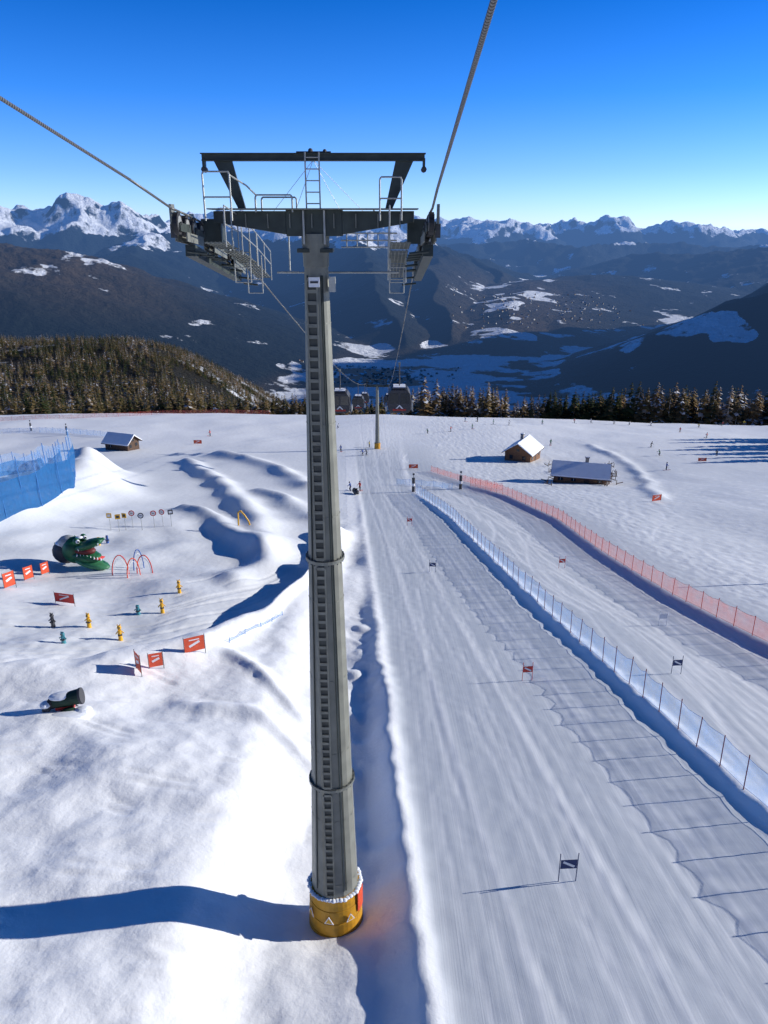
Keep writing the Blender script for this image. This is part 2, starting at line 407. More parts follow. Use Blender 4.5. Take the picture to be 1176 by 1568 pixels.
def mtn_mat():
    m,n,l,b=new_mat("mountain_surface")
    tc=n.new("ShaderNodeTexCoord")
    def at(k):
        q=n.new("ShaderNodeAttribute");q.attribute_name=k;return q.outputs["Fac"]
    def noise(scale,det=6,rough=.6):
        q=n.new("ShaderNodeTexNoise");q.inputs["Scale"].default_value=scale;q.inputs["Detail"].default_value=det;q.inputs["Roughness"].default_value=rough
        l.new(tc.outputs["Object"],q.inputs["Vector"]);return q.outputs["Fac"]
    def mth(op,a,bb):
        q=n.new("ShaderNodeMath");q.operation=op
        for i,k in enumerate((a,bb)):
            if isinstance(k,(int,float)):q.inputs[i].default_value=k
            else:l.new(k,q.inputs[i])
        return q.outputs[0]
    nn=mth('ADD',mth('MULTIPLY',noise(.0035,8,.62),.7),mth('MULTIPLY',noise(.016,4,.6),.3))
    s=mth('SUBTRACT',mth('ADD',nn,at("snow")),1.0)
    mr=n.new("ShaderNodeMapRange");mr.inputs["From Min"].default_value=-.025;mr.inputs["From Max"].default_value=.025
    l.new(s,mr.inputs["Value"])
    ge=n.new("ShaderNodeNewGeometry");sx=n.new("ShaderNodeSeparateXYZ");l.new(ge.outputs["Normal"],sx.inputs[0])
    st=n.new("ShaderNodeMapRange");st.inputs["From Min"].default_value=.68;st.inputs["From Max"].default_value=.78
    l.new(mth('ADD',sx.outputs["Z"],mth('MULTIPLY',mth('SUBTRACT',noise(.006,7,.72),.5),.5)),st.inputs["Value"])
    sn=mth('MULTIPLY',mr.outputs[0],st.outputs[0])
    fm=n.new("ShaderNodeMix");fm.data_type='RGBA';fm.inputs["A"].default_value=(.010,.015,.014,1);fm.inputs["B"].default_value=(.085,.06,.036,1)
    l.new(mth('MULTIPLY',at("brown"),mth('MULTIPLY',noise(.012,5,.7),1.5)),fm.inputs["Factor"])
    cm=n.new("ShaderNodeMix");cm.data_type='RGBA';l.new(fm.outputs["Result"],cm.inputs["A"]);cm.inputs["B"].default_value=(.86,.88,.92,1)
    l.new(sn,cm.inputs["Factor"]);l.new(cm.outputs["Result"],b.inputs["Base Color"])
    b.inputs["Roughness"].default_value=.9;b.inputs["Specular IOR Level"].default_value=.1
    bp=n.new("ShaderNodeBump");bp.inputs["Strength"].default_value=.8;bp.inputs["Distance"].default_value=70
    l.new(noise(.012,7,.68),bp.inputs["Height"]);l.new(bp.outputs[0],b.inputs["Normal"])
    em=n.new("ShaderNodeEmission");em.inputs["Color"].default_value=(.13,.30,.72,1)  # self-glowing blue stands in for aerial haze, painted onto the mountains
    mx=n.new("ShaderNodeMixShader");l.new(at("painted_haze"),mx.inputs["Fac"]);l.new(b.outputs[0],mx.inputs[1]);l.new(em.outputs[0],mx.inputs[2])
    l.new(mx.outputs[0],n["Material Output"].inputs["Surface"]);return m
grid_mesh("mountain_terrain",FX,FY,FZ+CZ,{"snow":snowp,"brown":brown,"painted_haze":painted_haze},mtn_mat())

# ---------------------------------------------------------------- forests
def foliage_mat():
    m,n,l,b=new_mat("conifer_foliage")
    a=n.new("ShaderNodeAttribute");a.attribute_name="tint"
    r=n.new("ShaderNodeValToRGB");e=r.color_ramp.elements
    e[0].position=0;e[0].color=(.018,.03,.014,1);e[1].position=1;e[1].color=(.7,.72,.76,1)
    for p,c in ((.3,(.045,.06,.022,1)),(.5,(.13,.10,.04,1)),(.78,(.24,.15,.07,1)),(.9,(.36,.29,.22,1))):
        q=e.new(p);q.color=c
    l.new(a.outputs["Fac"],r.inputs[0]);l.new(r.outputs[0],b.inputs["Base Color"]);b.inputs["Roughness"].default_value=.9
    b.inputs["Specular IOR Level"].default_value=.1;return m
fol=foliage_mat()
def proto(nw,nb,seed,thin=1.0):
    r=np.random.default_rng(seed);V=[];T=[]
    for k in range(3):
        a=k*2.1;dx,dy=.012*math.cos(a),.012*math.sin(a)
        V.append([(dx,dy,-.03),(-dx,-dy,-.03),(-dx*.1,-dy*.1,.95),(dx*.1,dy*.1,.95)]);T.append([.6]*4)
    for i in range(nw):
        f=.08+.90*(i/(nw-1));
        for k in range(nb if f<.8 else max(3,nb-2)):
            a=r.uniform(0,6.283);L=.25*thin*(1-f)**.65*r.uniform(.5,1.15)+.014
            z=f+r.uniform(-.02,.02);dr=L*r.uniform(.05,.45);w=L*r.uniform(.22,.45)
            ca,sa=math.cos(a),math.sin(a)
            V.append([(0,0,z+.015),(ca*L*.6-sa*w,sa*L*.6+ca*w,z-dr*.8),(ca*L,sa*L,z-dr),(ca*L*.6+sa*w,sa*L*.6-ca*w,z-dr*.5)])
            sn=r.uniform()<.18
            T.append([(.34 if sn else 0)+r.uniform(-.08,.08)]*4)
    return np.array(V),np.array(T)
def forest(name,pts,hs,tints,nw,nb,thin=1.0,nv=6):
    co=[];ti=[]
    which=rng.integers(0,nv,len(pts));ang=rng.uniform(0,6.283,len(pts))
    for k in range(nv):
        V,T=proto(nw,nb,100+k,thin*(.8+.08*k));sel=which==k
        p=pts[sel];h=hs[sel];a=ang[sel];t=tints[sel]
        ca=np.cos(a)[:,None,None];sa=np.sin(a)[:,None,None];hh=h[:,None,None]
        x=(V[None,:,:,0]*ca-V[None,:,:,1]*sa)*hh+p[:,0][:,None,None]
        y=(V[None,:,:,0]*sa+V[None,:,:,1]*ca)*hh+p[:,1][:,None,None]
        z=V[None,:,:,2]*hh+p[:,2][:,None,None]
        co.append(np.stack([x,y,z],-1).reshape(-1,3));ti.append((T[None]+t[:,None,None]).reshape(-1))
    co=np.concatenate(co).astype(np.float32);ti=np.clip(np.concatenate(ti),0,1).astype(np.float32)
    nq=len(co)//4;me=bpy.data.meshes.new(name)
    me.vertices.add(len(co));me.vertices.foreach_set("co",co.ravel())
    me.loops.add(len(co));me.loops.foreach_set("vertex_index",np.arange(len(co),dtype=np.int32))
    me.polygons.add(nq);me.polygons.foreach_set("loop_start",np.arange(0,len(co),4,dtype=np.int32));me.polygons.foreach_set("loop_total",np.full(nq,4,dtype=np.int32))
    me.update(calc_edges=True)
    q=me.attributes.new("tint",'FLOAT','POINT');q.data.foreach_set("value",ti)
    me.materials.append(fol);o=bpy.data.objects.new(name,me);sc.collection.objects.link(o);return o
def gz(x,y):
    inr=(np.abs(x)<310)&(y<430)
    return np.where(inr,G(x,y),FAR(x,y)+CZ)
n=9500;ratio=rng.uniform(-.62,-.03,n);yy=np.sqrt(rng.uniform(330**2,1750**2,n));xx=ratio*yy
keep=(fbm(xx/130,yy/130,3,808)>-.42);xx,yy=xx[keep],yy[keep]
tn=np.clip(.48+.25*fbm(xx/160,yy/160,3,909)+rng.normal(0,.14,len(xx)),.0,.9)
forest("conifer_forest",np.stack([xx,yy,gz(xx,yy)-.5],-1),rng.uniform(8,16,len(xx)),tn,9,6,1.05)
n=3600;ratio=rng.uniform(-.55,.62,n);yy=rng.uniform(298,430,n);xx=ratio*yy
dens=np.interp(ratio,[-.6,-.35,-.12,-.06,.03,.05,.14,.16,.2,.26,.6],[.35,.35,.5,.25,.25,1,1,.25,.7,1,1])
keep=rng.uniform(0,1,n)<dens;xx,yy=xx[keep],yy[keep];rt=xx/yy
hs=np.interp(rt,[-.6,-.1,.0,.05,.15,.18,.25,.36,.6],[13,13,11,17,18,12,15,20,22])*rng.uniform(.6,1.05,len(xx))
yy=np.maximum(yy,300-crest_shift(xx)+2)
tn=np.clip(np.interp(rt,[-.6,.0,.05,.2,.25,.31,.36,.6],[.45,.5,.70,.68,.25,.25,.62,.66])+rng.normal(0,.13,len(xx)),0,.9)
forest("conifer_forest",np.stack([xx,yy,gz(xx,yy)-.5],-1),hs,tn,18,8,1.0)
pts=[(116,200),(122,206),(130,196),(119,214),(127,222),(114,178),(136,210),(124,186),(133,203),(118,192)]
for i,(x,y) in enumerate(pts):
    V,T=proto(26,12,500+i,1.3);h=random.uniform(14,19)
    me=bpy.data.meshes.new("spruce_tree");vv=(V*h).reshape(-1,3)
    me.from_pydata([tuple(v) for v in vv],[],[(4*k,4*k+1,4*k+2,4*k+3) for k in range(len(V))])
    q=me.attributes.new("tint",'FLOAT','POINT');q.data.foreach_set("value",np.clip(T.reshape(-1)+.3,0,1).astype(np.float32))
    me.materials.append(fol);o=bpy.data.objects.new("spruce_tree",me);sc.collection.objects.link(o);o.location=(x,y,g1(x,y)-.3)

# ---------------------------------------------------------------- village in the valley
vb=MB();wm=mat("village_plaster",(.45,.42,.38),.8,0,.2,.02);rm=mat("village_roof",(.16,.10,.08),.8,0,.3,.02)
vx=[]
for i in range(400):
    if i<220: az=random.gauss(-.4,2.2);d=random.uniform(4250,4800)
    elif i<300: az=random.gauss(14.5,1.8);d=random.uniform(6500,8200)
    else: az=random.gauss(9,2.5);d=random.uniform(6000,7800)
    vx.append((d*math.sin(math.radians(az)),d*math.cos(math.radians(az))))
vx=np.array(vx);vz=FAR(vx[:,0],vx[:,1])+CZ
for (x,y),z in zip(vx,vz):
    w=random.uniform(8,13);L=random.uniform(9,18);h=random.uniform(5,8);a=random.uniform(0,3.14)
    Rm=Matrix.Rotation(a,3,'Z');c=Vector((x,y,z))
    vb.box(c+Vector((0,0,h/2-1)),(w,L,h+2),wm,Rm)
    P=[Vector((-w*.56,-L*.53,h)),Vector((w*.56,-L*.53,h)),Vector((0,-L*.53,h+w*.35))]
    vb.prism([c+Rm@p for p in P],Rm@Vector((0,L*1.06,0)),rm if random.random()<.5 else snowm)
vb.build("distant_village")

# ---------------------------------------------------------------- ropeway tower
TX,TY=-1.75,20.4
BZ=g1(TX,TY)
tower=empty("ropeway_tower",(TX,TY,BZ))
def tb(mb,name,**k):
    o=mb.build(name,**k);o.parent=tower;o.location=(-TX,-TY,-BZ);return o
def cz(c): return CZ+c
def rad(z):
    return np.interp(CZ-z,[0,1,9.2,17.3,21,24.5],[.30,.31,.50,.69,.80,.9])
mb=MB()
N=14
zs=[BZ-.6,CZ-21.0,CZ-17.3,CZ-9.2,CZ-.9]
for a,b in zip(zs[:-1],zs[1:]):
    ra,rb=rad(a),rad(b);vs=[];fs=[]
    for i in range(N):
        t=2*math.pi*(i+.5)/N
        vs+=[(TX+ra*math.cos(t),TY+ra*math.sin(t),a),(TX+rb*math.cos(t),TY+rb*math.sin(t),b)]
    for i in range(N):
        j=(i+1)%N;fs.append((2*i,2*j,2*j+1,2*i+1))
    mb.add(vs,fs,steel_m)
tb(mb,"mast")
mb=MB()
for zf in (CZ-9.2,CZ-17.3):
    r=rad(zf)
    mb.tube((TX,TY,zf-.05),(TX,TY,zf+.05),r+.08,steel,n=28)
    for i in range(24):
        t=2*math.pi*i/24;mb.tube((TX+(r+.05)*math.cos(t),TY+(r+.05)*math.sin(t),zf-.1),(TX+(r+.05)*math.cos(t),TY+(r+.05)*math.sin(t),zf+.1),.018,dark,n=5)
tb(mb,"flange_rings")
mb=MB()
def fr(z,dx,out=.0): return Vector((TX-.10+dx,TY-rad(z)*.985-out,z))
segs=[(BZ+2.1,CZ-17.45),(CZ-17.15,CZ-9.35),(CZ-9.05,CZ-1.3)]
for a,b in segs:
    for sx in(-.13,.13):mb.beam(fr(a,sx,.07),fr(b,sx,.07),.04,.05,steel)
    mb.beam(fr(a,-.0,.02),fr(b,-.0,.02),.22,.02,steel_k)
    nn=int((b-a)/.28)
    for i in range(nn+1):
        zz=a+(b-a)*i/nn;mb.box(fr(zz,0,.06),(.22,.04,.09),steel)
tb(mb,"ladder")
mb=MB()
for sx,rr in ((.26,.022),(.33,.016),(-.42,.018)):
    P=[]
    for z in np.linspace(CZ-1.2,BZ+2.2,14):
        r=rad(z);xx_=sx*r/.6;P.append(Vector((TX+xx_,TY-math.sqrt(max(.001,r*r-xx_**2))-.01,z)))
    mb.path(P,rr,dgreen)
for z in np.arange(BZ+2.5,CZ-1.5,2.7):
    r=rad(z);mb.tube((TX,TY,z-.02),(TX,TY,z+.02),r+.008,steel_m,n=14,caps=False)
mb.box((TX-.02,TY-.54,cz(-1.35)),(.28,.03,.24),white);mb.box((TX-.02,TY-.56,cz(-1.35)),(.2,.02,.05),dark)
mb.box((TX+.42,TY-.2,cz(-1.42)),(.16,.2,.38),steel_l)
tb(mb,"conduits_and_plate")
mb=MB();zt=BZ+1.95
pad_y=mat("yellow_padding",(.55,.27,.012),.55,0,.2,3,.3)
for j in range(4):
    z0=BZ-.25+j*.55;z1=z0+.54
    mb.tube((TX,TY,z0),(TX,TY,z1),.99-.025*j,pad_y,.98-.025*j,n=36)
tb(mb,"yellow_base_padding",bevel=.015)
mb=MB()
for az,col in ((-100,white),(-55,white),(-145,white)):
    t=math.radians(az);c=Vector((TX+1.0*math.cos(t),TY+1.0*math.sin(t),BZ+1.1));nrm=Vector((math.cos(t),math.sin(t),0));tn_=Vector((-math.sin(t),math.cos(t),0))
    mb.prism([c-tn_*.17+Vector((0,0,-.14)),c+tn_*.17+Vector((0,0,-.14)),c+Vector((0,0,.18))],nrm*.02,col)
    c2=c+nrm*.021;mb.prism([c2-tn_*.12+Vector((0,0,-.11)),c2+tn_*.12+Vector((0,0,-.11)),c2+Vector((0,0,.12))],nrm*.006,yellow)
for i in range(3):
    t=math.radians(-28+i*9);c=Vector((TX+.975*math.cos(t),TY+.975*math.sin(t),BZ+1.45));mb.box(c,(.03,.16,.85),orange,Matrix.Rotation(t,3,'Z'))
tb(mb,"warning_signs")
mb=MB()
for i in range(44):
    t=2*math.pi*i/44;rr=.9+random.uniform(-.03,.03);mb.ball((TX+rr*math.cos(t),TY+rr*math.sin(t),zt-.03),(.10,.10,random.uniform(.02,.05)),snowm,8,5)
tb(mb,"snow_collar",smooth=True)
XL,XR=-4.6,1.05
mb=MB()
def arm(x0,x1,h0,h1,zt):
    P=[Vector((x0,TY-.28,cz(zt))),Vector((x1,TY-.28,cz(zt))),Vector((x1,TY-.28,cz(zt-h1))),Vector((x0,TY-.28,cz(zt-h0)))]
    mb.prism(P,Vector((0,.56,0)),dgreen)
arm(TX-.7,TX+.7,.62,.62,.36);arm(XL+.35,TX-.703,.26,.55,.33);arm(TX+.703,XR-.3,.55,.26,.33)
mb.box((TX,TY-.2,cz(.375)),(5.2,.75,.03),steel)
for x in np.arange(-4.0,.7,.55):mb.box((x,TY-.30,cz(.1)),(.03,.035,.34),steel)
for sx in(-.26,.26):
    mb.box((TX+sx,TY-.31,cz(-.05)),(.05,.05,.8),steel_l)
mb.tube((TX,TY,cz(-1.0)),(TX,TY,cz(-.2)),.33,steel,.36,n=14)
mb.box((TX,TY,cz(-.6)),(.9,.62,.10),dgreen)
tb(mb,"cross_arm",bevel=.01)
mb=MB()
GY=TY-.1
mb.box((TX+.02,GY,cz(1.56)),(5.45,.16,.13),dgreen);mb.box((TX+.02,GY,cz(1.635)),(5.5,.26,.025),dgreen);mb.box((TX+.02,GY,cz(1.485)),(5.45,.26,.025),dgreen)
for s,xt,xb in((-1,-3.95,-3.55),(1,.5,.12)):
    P=[Vector((xt-.22,GY-.06,cz(1.47))),Vector((xt+.22,GY-.06,cz(1.47))),Vector((xb+.09,GY-.06,cz(.38))),Vector((xb-.09,GY-.06,cz(.38)))]
    mb.prism(P,Vector((0,.12,0)),dgreen)
for x in(-4.42,.98):
    mb.box((x,GY,cz(1.42)),(.06,.2,.22),dgreen)
    mb.tube((x,GY-.1,cz(1.28)),(x,GY+.1,cz(1.28)),.07,dark)
for sx in(-.17,.17):mb.beam((TX+sx,GY-.2,cz(.38)),(TX+sx,GY-.2,cz(1.66)),.035,.035,steel_l)
for z in np.arange(.5,1.6,.26):mb.tube((TX-.17,GY-.2,cz(z)),(TX+.17,GY-.2,cz(z)),.014,steel_l)
mb.tube((TX,GY+.1,cz(1.5)),(-3.3,GY+1.6,cz(.0)),.006,steel_l);mb.tube((TX,GY+.1,cz(1.5)),(-.2,GY+1.6,cz(.0)),.006,steel_l)
mb.tube((TX,GY+.1,cz(1.5)),(-2.3,GY+.6,cz(.3)),.006,steel_l);mb.tube((TX,GY+.1,cz(1.5)),(-1.1,GY+.6,cz(.3)),.006,steel_l)
mb.tube((TX-.4,GY,cz(1.66)),(TX+.45,GY,cz(1.66)),.03,dark);mb.ball((TX-.05,GY,cz(1.70)),.06,dark);mb.ball((TX+.3,GY,cz(1.69)),.05,dark)
tb(mb,"gantry")
def rz(y):
    return np.interp(y,[16.5,18,19,20,21,22,23,24,25,26],[.44,.30,.21,.10,-.04,-.20,-.38,-.58,-.80,-1.03])
for nm,X0,s in(("sheave_assembly_1",XL,1),("sheave_assembly_2",XR,-1)):
    mb=MB();ys_=np.linspace(17.9,25.6,12)
    for i,y in enumerate(ys_):
        z=cz(rz(y)-.03-.24)
        mb.tube((X0-.055,y,z),(X0+.055,y,z),.235,black,n=20)
        mb.tube((X0-.065,y,z),(X0+.065,y,z),.16,steel_l,n=16)
        mb.tube((X0-.11,y,z),(X0+.11,y,z),.04,dark,n=8)
    for i in range(0,12,2):
        a,b=ys_[i],ys_[i+1]
        for o in(-.09,.09):mb.beam((X0+o,a-.12,cz(rz(a)-.34)),(X0+o,b+.12,cz(rz(b)-.34)),.02,.18,dgreen)
    for i in range(0,12,4):
        a,b=(ys_[i]+ys_[i+1])/2,(ys_[i+2]+ys_[i+3])/2
        for o in(-.13,.13):mb.beam((X0+o,a-.1,cz(rz(a)-.52)),(X0+o,b+.1,cz(rz(b)-.52)),.03,.2,steel)
    a,b=18.9,24.7
    mb.beam((X0,a,cz(rz(a)-.78)),(X0,b,cz(rz(b)-.78)),.24,.26,dgreen)
    mb.box((X0+s*.2,TY+.3,cz(-.15)),(.5,.5,.6),dgreen)
    for y in(18.2,20,21.8,23.6,25.2):
        mb.box((X0-s*.17,y,cz(rz(y)-.05)),(.05,.3,.42),steel);mb.box((X0-s*.17,y,cz(rz(y)-.4)),(.12,.12,.3),dark)
    tb(mb,nm)
    mb=MB()
    wx=X0+s*.66
    for a,b in((18.6,20.2),(20.7,23.0),(23.1,25.7)):
        za,zb=rz(a)-.62,rz(b)-.62
        for o in(-.2,-.1,0,.1,.2):mb.beam((wx+o,a,cz(za)),(wx+o,b,cz(zb)),.025,.03,steel)
        for t in np.linspace(0,1,int((b-a)/.22)):
            mb.box((wx,a+(b-a)*t,cz(za+(zb-za)*t)-.01),(.48,.03,.03),steel)
        for t in(0,.5,1):
            y=a+(b-a)*t;z=cz(za+(zb-za)*t)
            mb.tube((wx+s*.26,y,z-.1),(wx+s*.26,y,z+.8),.016,steel_l)
            mb.tube((wx-s*.2,y,z-.25),(X0,y,z-.2),.03,dgreen)
        for hz in(.4,.8):mb.tube((wx+s*.26,a,cz(za+hz)),(wx+s*.26,b,cz(zb+hz)),.016,steel_l)
    for y,zz in((22.0,-1.0),(24.0,-1.45)):
        for dx in(-.22,.22):mb.tube((wx+dx,y,cz(zz-.5)),(wx+dx,y,cz(zz+.6)),.018,steel_l)
        for hz in(-.5,-.1,.3):mb.tube((wx-.22,y,cz(zz+hz)),(wx+.22,y,cz(zz+hz)),.015,steel_l)
    tb(mb,nm.replace("sheave_assembly","maintenance_walkway"))
mb=MB()
def hoop(x0,x1,y,zb,zt):
    r=.06;mb.path([Vector((x0,y,cz(zb))),Vector((x0,y,cz(zt-r))),Vector((x0+r*.5,y,cz(zt-.01))),Vector((x1-r*.5,y,cz(zt-.01))),Vector((x1,y,cz(zt-r))),Vector((x1,y,cz(zb)))],.022,steel_l)
hoop(-3.15,-2.25,TY-.5,.3,.70);hoop(-3.15,-2.25,TY+.5,.3,.68);hoop(-1.1,-.25,TY+.5,.0,.4)
hoop(-4.25,-3.62,TY-1.2,.1,1.18);mb.tube((-4.25,TY-1.2,cz(.62)),(-3.62,TY-1.2,cz(.62)),.018,steel_l)
hoop(-.1,.42,TY-.9,.1,1.08);mb.tube((-.1,TY-.9,cz(.6)),(.42,TY-.9,cz(.6)),.018,steel_l)
mb.path([Vector((-3.62,TY-1.2,cz(1.1))),Vector((-3.35,TY-.5,cz(.9))),Vector((-3.2,TY,cz(.7)))],.02,steel_l)
mb.path([Vector((-2.55,TY+1.0,cz(-.2))),Vector((-2.55,TY+1.0,cz(-1.15)))],.02,steel_l)
mb.tube((-2.9,TY+1.0,cz(-1.2)),(.4,TY+1.0,cz(-1.2)),.025,steel_l)
for x in np.arange(-1.0,.4,.28):mb.tube((x,TY+1.0,cz(-.2)),(x,TY+1.0,cz(-.55)),.015,steel_l)
for z in(-.2,-.38,-.55):mb.tube((-1.15,TY+1.0,cz(z)),(.35,TY+1.0,cz(z)),.018,steel_l)
mb.tube((TX-.3,TY+1.0,cz(-1.2)),(TX,TY,cz(-.9)),.03,steel)
tb(mb,"hand_rails")

# ---------------------------------------------------------------- haul ropes
def rope_mat():
    m,n,l,b=new_mat("steel_wire_rope")
    tc=n.new("ShaderNodeTexCoord");w=n.new("ShaderNodeTexWave");w.bands_direction='Y';w.inputs["Scale"].default_value=6.0;w.inputs["Distortion"].default_value=0
    mp=n.new("ShaderNodeMapping");mp.inputs["Rotation"].default_value=(0,0,.55);l.new(tc.outputs["Object"],mp.inputs[0]);l.new(mp.outputs[0],w.inputs["Vector"])
    r=n.new("ShaderNodeValToRGB");r.color_ramp.elements[0].color=(.05,.05,.05,1);r.color_ramp.elements[1].color=(.24,.24,.23,1)
    l.new(w.outputs["Fac"],r.inputs[0]);l.new(r.outputs[0],b.inputs["Base Color"]);b.inputs["Metallic"].default_value=.5;b.inputs["Roughness"].default_value=.5
    return m
rope_m=rope_mat()
def span(y):
    a=np.array(y,float);t=np.clip((a-26)/(192-26),0,1);zc=-1.03+t*(-38.0+1.03)-4*1.7*t*(1-t)
    return zc+CZ
def haul(X0,near):
    mb=MB();P=list(near)
    for y in np.linspace(17.5,26,14):P.append(Vector((X0,y,cz(rz(y))+.0)))
    for y in np.linspace(30,192,34):P.append(Vector((X0,y,float(span(y)))))
    for y in np.linspace(200,420,14):P.append(Vector((X0,y,CZ-38-(y-192)*.30-((y-192)*(420-y))*.0004)))
    mb.path(P,.026,rope_m,n=10);return mb.build("haul_rope",smooth=True)
haul(XR,[Vector((-.6,-30,CZ+4.6)),Vector((.6,0,CZ+2.0)),Vector((.98,15,CZ+.62))])
haul(XL,[Vector((-5.4,-30,CZ+6)),Vector((-4.85,0,CZ+3.0)),Vector((-4.65,15,CZ+.78))])

# ---------------------------------------------------------------- gondola cabins
def cabin(X0,y):
    z=float(span(y)) if y<192 else CZ-38-(y-192)*.3-((y-192)*(420-y))*.0004
    e=empty("gondola_cabin",(X0,y,z))
    b=MB()
    prof=[(-.78,0),(-1.05,.35),(-1.10,1.0),(-.98,1.75),(-.75,2.12),(.75,2.12),(.98,1.75),(1.10,1.0),(1.05,.35),(.78,0)]
    off=-4.3
    b.prism([Vector((px,-1.0,pz+off)) for px,pz in prof],Vector((0,2.0,0)),dark)
    b.build("shell",parent=e,bevel=.06)
    b=MB()
    for yy in(-1.012,1.002):
        for x0,x1 in((-.9,-.08),(.08,.9)):b.box(((x0+x1)/2,yy+.005,off+1.35),(x1-x0,.012,.95),glass)
        b.box((0,yy+.003,off+.3),(1.2,.012,.18),mat("cabin_red",(.35,.02,.015),.4))
        b.prism([Vector((-.35,yy-.006,off+.42)),Vector((-.2,yy-.006,off+.42)),Vector((0,yy-.006,off+.64)),Vector((.2,yy-.006,off+.42)),Vector((.35,yy-.006,off+.42)),Vector((0,yy-.006,off+.78))],Vector((0,.008,0)),white)
    for xx in(-1.1,1.1):
        for y0 in(-.5,.5):b.box((xx,y0,off+1.2),(.02,.8,.9),glass)
    b.box((0,0,off+2.22),(1.3,1.7,.12),dark);b.box((0,0,off+2.31),(1.1,1.4,.05),snowm)
    for xx in(-1.2,1.2):b.box((xx,0,off+.35),(.12,1.4,.5),steel_l)
    b.build("windows_and_trim",parent=e)
    b=MB();b.path([Vector((0,0,off+2.25)),Vector((0,0,off+2.7)),Vector((-.0,.5,off+3.1)),Vector((0,.5,-.7)),Vector((0,.1,-.15)),Vector((0,0,.05))],.06,dark);b.box((0,0,.02),(.2,.6,.16),steel)
    b.build("hanger_and_grip",parent=e);return e
cabin(XR+.35,68);cabin(XL,78);cabin(XL,176);cabin(XL,132);cabin(XR,160)
mb=MB();y2=192;zb=g1(TX,y2);zt=CZ-38.6
mb.tube((TX,y2,zb-1),(TX,y2,zt),.62,steel,.34,n=12)
mb.box((TX,y2,zt),(5.9,.6,.5),dgreen);mb.box((TX,y2,zt+1.6),(5.6,.2,.18),dgreen)
for x in(-4.2,.6):mb.beam((x,y2,zt),(x*1.05,y2,zt+1.6),.2,.2,dgreen)
for X0 in(XL,XR):
    mb.beam((X0,y2-3,zt+.6),(X0,y2+3,zt-.6),.25,.3,dgreen)
    for i in range(8):
        t=i/7;mb.tube((X0-.06,y2-2.9+5.8*t,zt+.75-1.2*t),(X0+.06,y2-2.9+5.8*t,zt+.75-1.2*t),.24,black,n=12)
    mb.beam((X0+(.7 if X0<0 else -.7),y2-3,zt+.3),(X0+(.7 if X0<0 else -.7),y2+3,zt-.9),.5,.05,steel_l)
mb.tube((TX,y2,zb-.5),(TX,y2,zb+1.6),.8,pad_y,n=20)
mb.build("ropeway_tower")

# ---------------------------------------------------------------- fences
def resample(pts,step):
    P=[np.array(p[:2]) for p in pts];out=[P[0]];acc=0
    for a,b in zip(P[:-1],P[1:]):
        L=np.linalg.norm(b-a);d=step-acc
        while d<=L:out.append(a+(b-a)*d/L);d+=step
        acc=L-(d-step)
    return out
def fence(name,pts,h,netm,polem,step=2.0,pr=.022,lean=.0,bands=None):
    P=resample(pts,step);mb=MB();top=[]
    for p in P:
        x,y=p[0]+random.uniform(-.05,.05),p[1];z=g1(x,y);lx=random.uniform(-.06,.06)+lean
        mb.tube((x,y,z-.2),(x+lx,y,z+h*random.uniform(1.03,1.12)),pr,polem,n=6);top.append((x,y,z,lx))
    for a,b in zip(top[:-1],top[1:]):
        n=3
        for i in range(n):
            t0,t1=i/n,(i+1)/n
            def q(t,f):
                x=a[0]+(b[0]-a[0])*t;y=a[1]+(b[1]-a[1])*t;z=g1(x,y) if 0<t<1 else (a[2] if t==0 else b[2])
                sag=.12*math.sin(math.pi*t)
                return Vector((x+(a[3]*(1-t)+b[3]*t)*f,y,z+.12+(h-.12-sag)*f))
            mb.add([q(t0,0),q(t1,0),q(t1,1),q(t0,1)],[(0,1,2,3)],netm)
            mb.tube(q(t0,1),q(t1,1),.010,bands or polem,n=4)
            mb.tube(q(t0,0),q(t1,0),.010,bands or polem,n=4)
    return mb.build(name)
net_b=net_mat("blue_netting",(.20,.45,.82),.74);net_r=net_mat("red_netting",(.80,.20,.14),.70);tarp=net_mat("blue_tarp",(.02,.17,.42),.12)
blue_p=mat("blue_pole",(.05,.2,.5),.5);maroon=mat("dark_red_pole",(.22,.04,.05),.5)
yb=np.arange(16,128,2.0)
fence("blue_safety_net_fence",[(float(bfx(y))+.15,y) for y in yb],1.75,net_b,maroon,2.0,pr=.026,bands=blue_p)
fence("red_safety_net_fence",[(float(rfx(y))+.2,y) for y in np.arange(26,136,2.0)],1.6,net_r,red,2.2,pr=.026)
fence("red_safety_net_fence",[spot(660,722),spot(740,744),spot(772,752)],1.3,net_r,red,3)
def sfence(name,pp,h,nm,pm,step=2.5,**k): return fence(name,[spot(*p) for p in pp],h,nm,pm,step,**k)
sfence("red_safety_net_fence",[(0,645),(110,641),(200,637),(235,635),(330,633),(420,632)],1.5,net_r,red,4,bands=red)
sfence("blue_safety_net_fence",[(0,664),(60,662),(110,664),(170,670)],1.6,net_b,blue_p,3)
sfence("blue_safety_net_fence",[(352,985),(400,960),(440,935)],.35,net_b,blue_p,2)
sfence("blue_safety_net_fence",[(608,742),(660,745),(705,752)],1.2,net_b,blue_p,2.5)
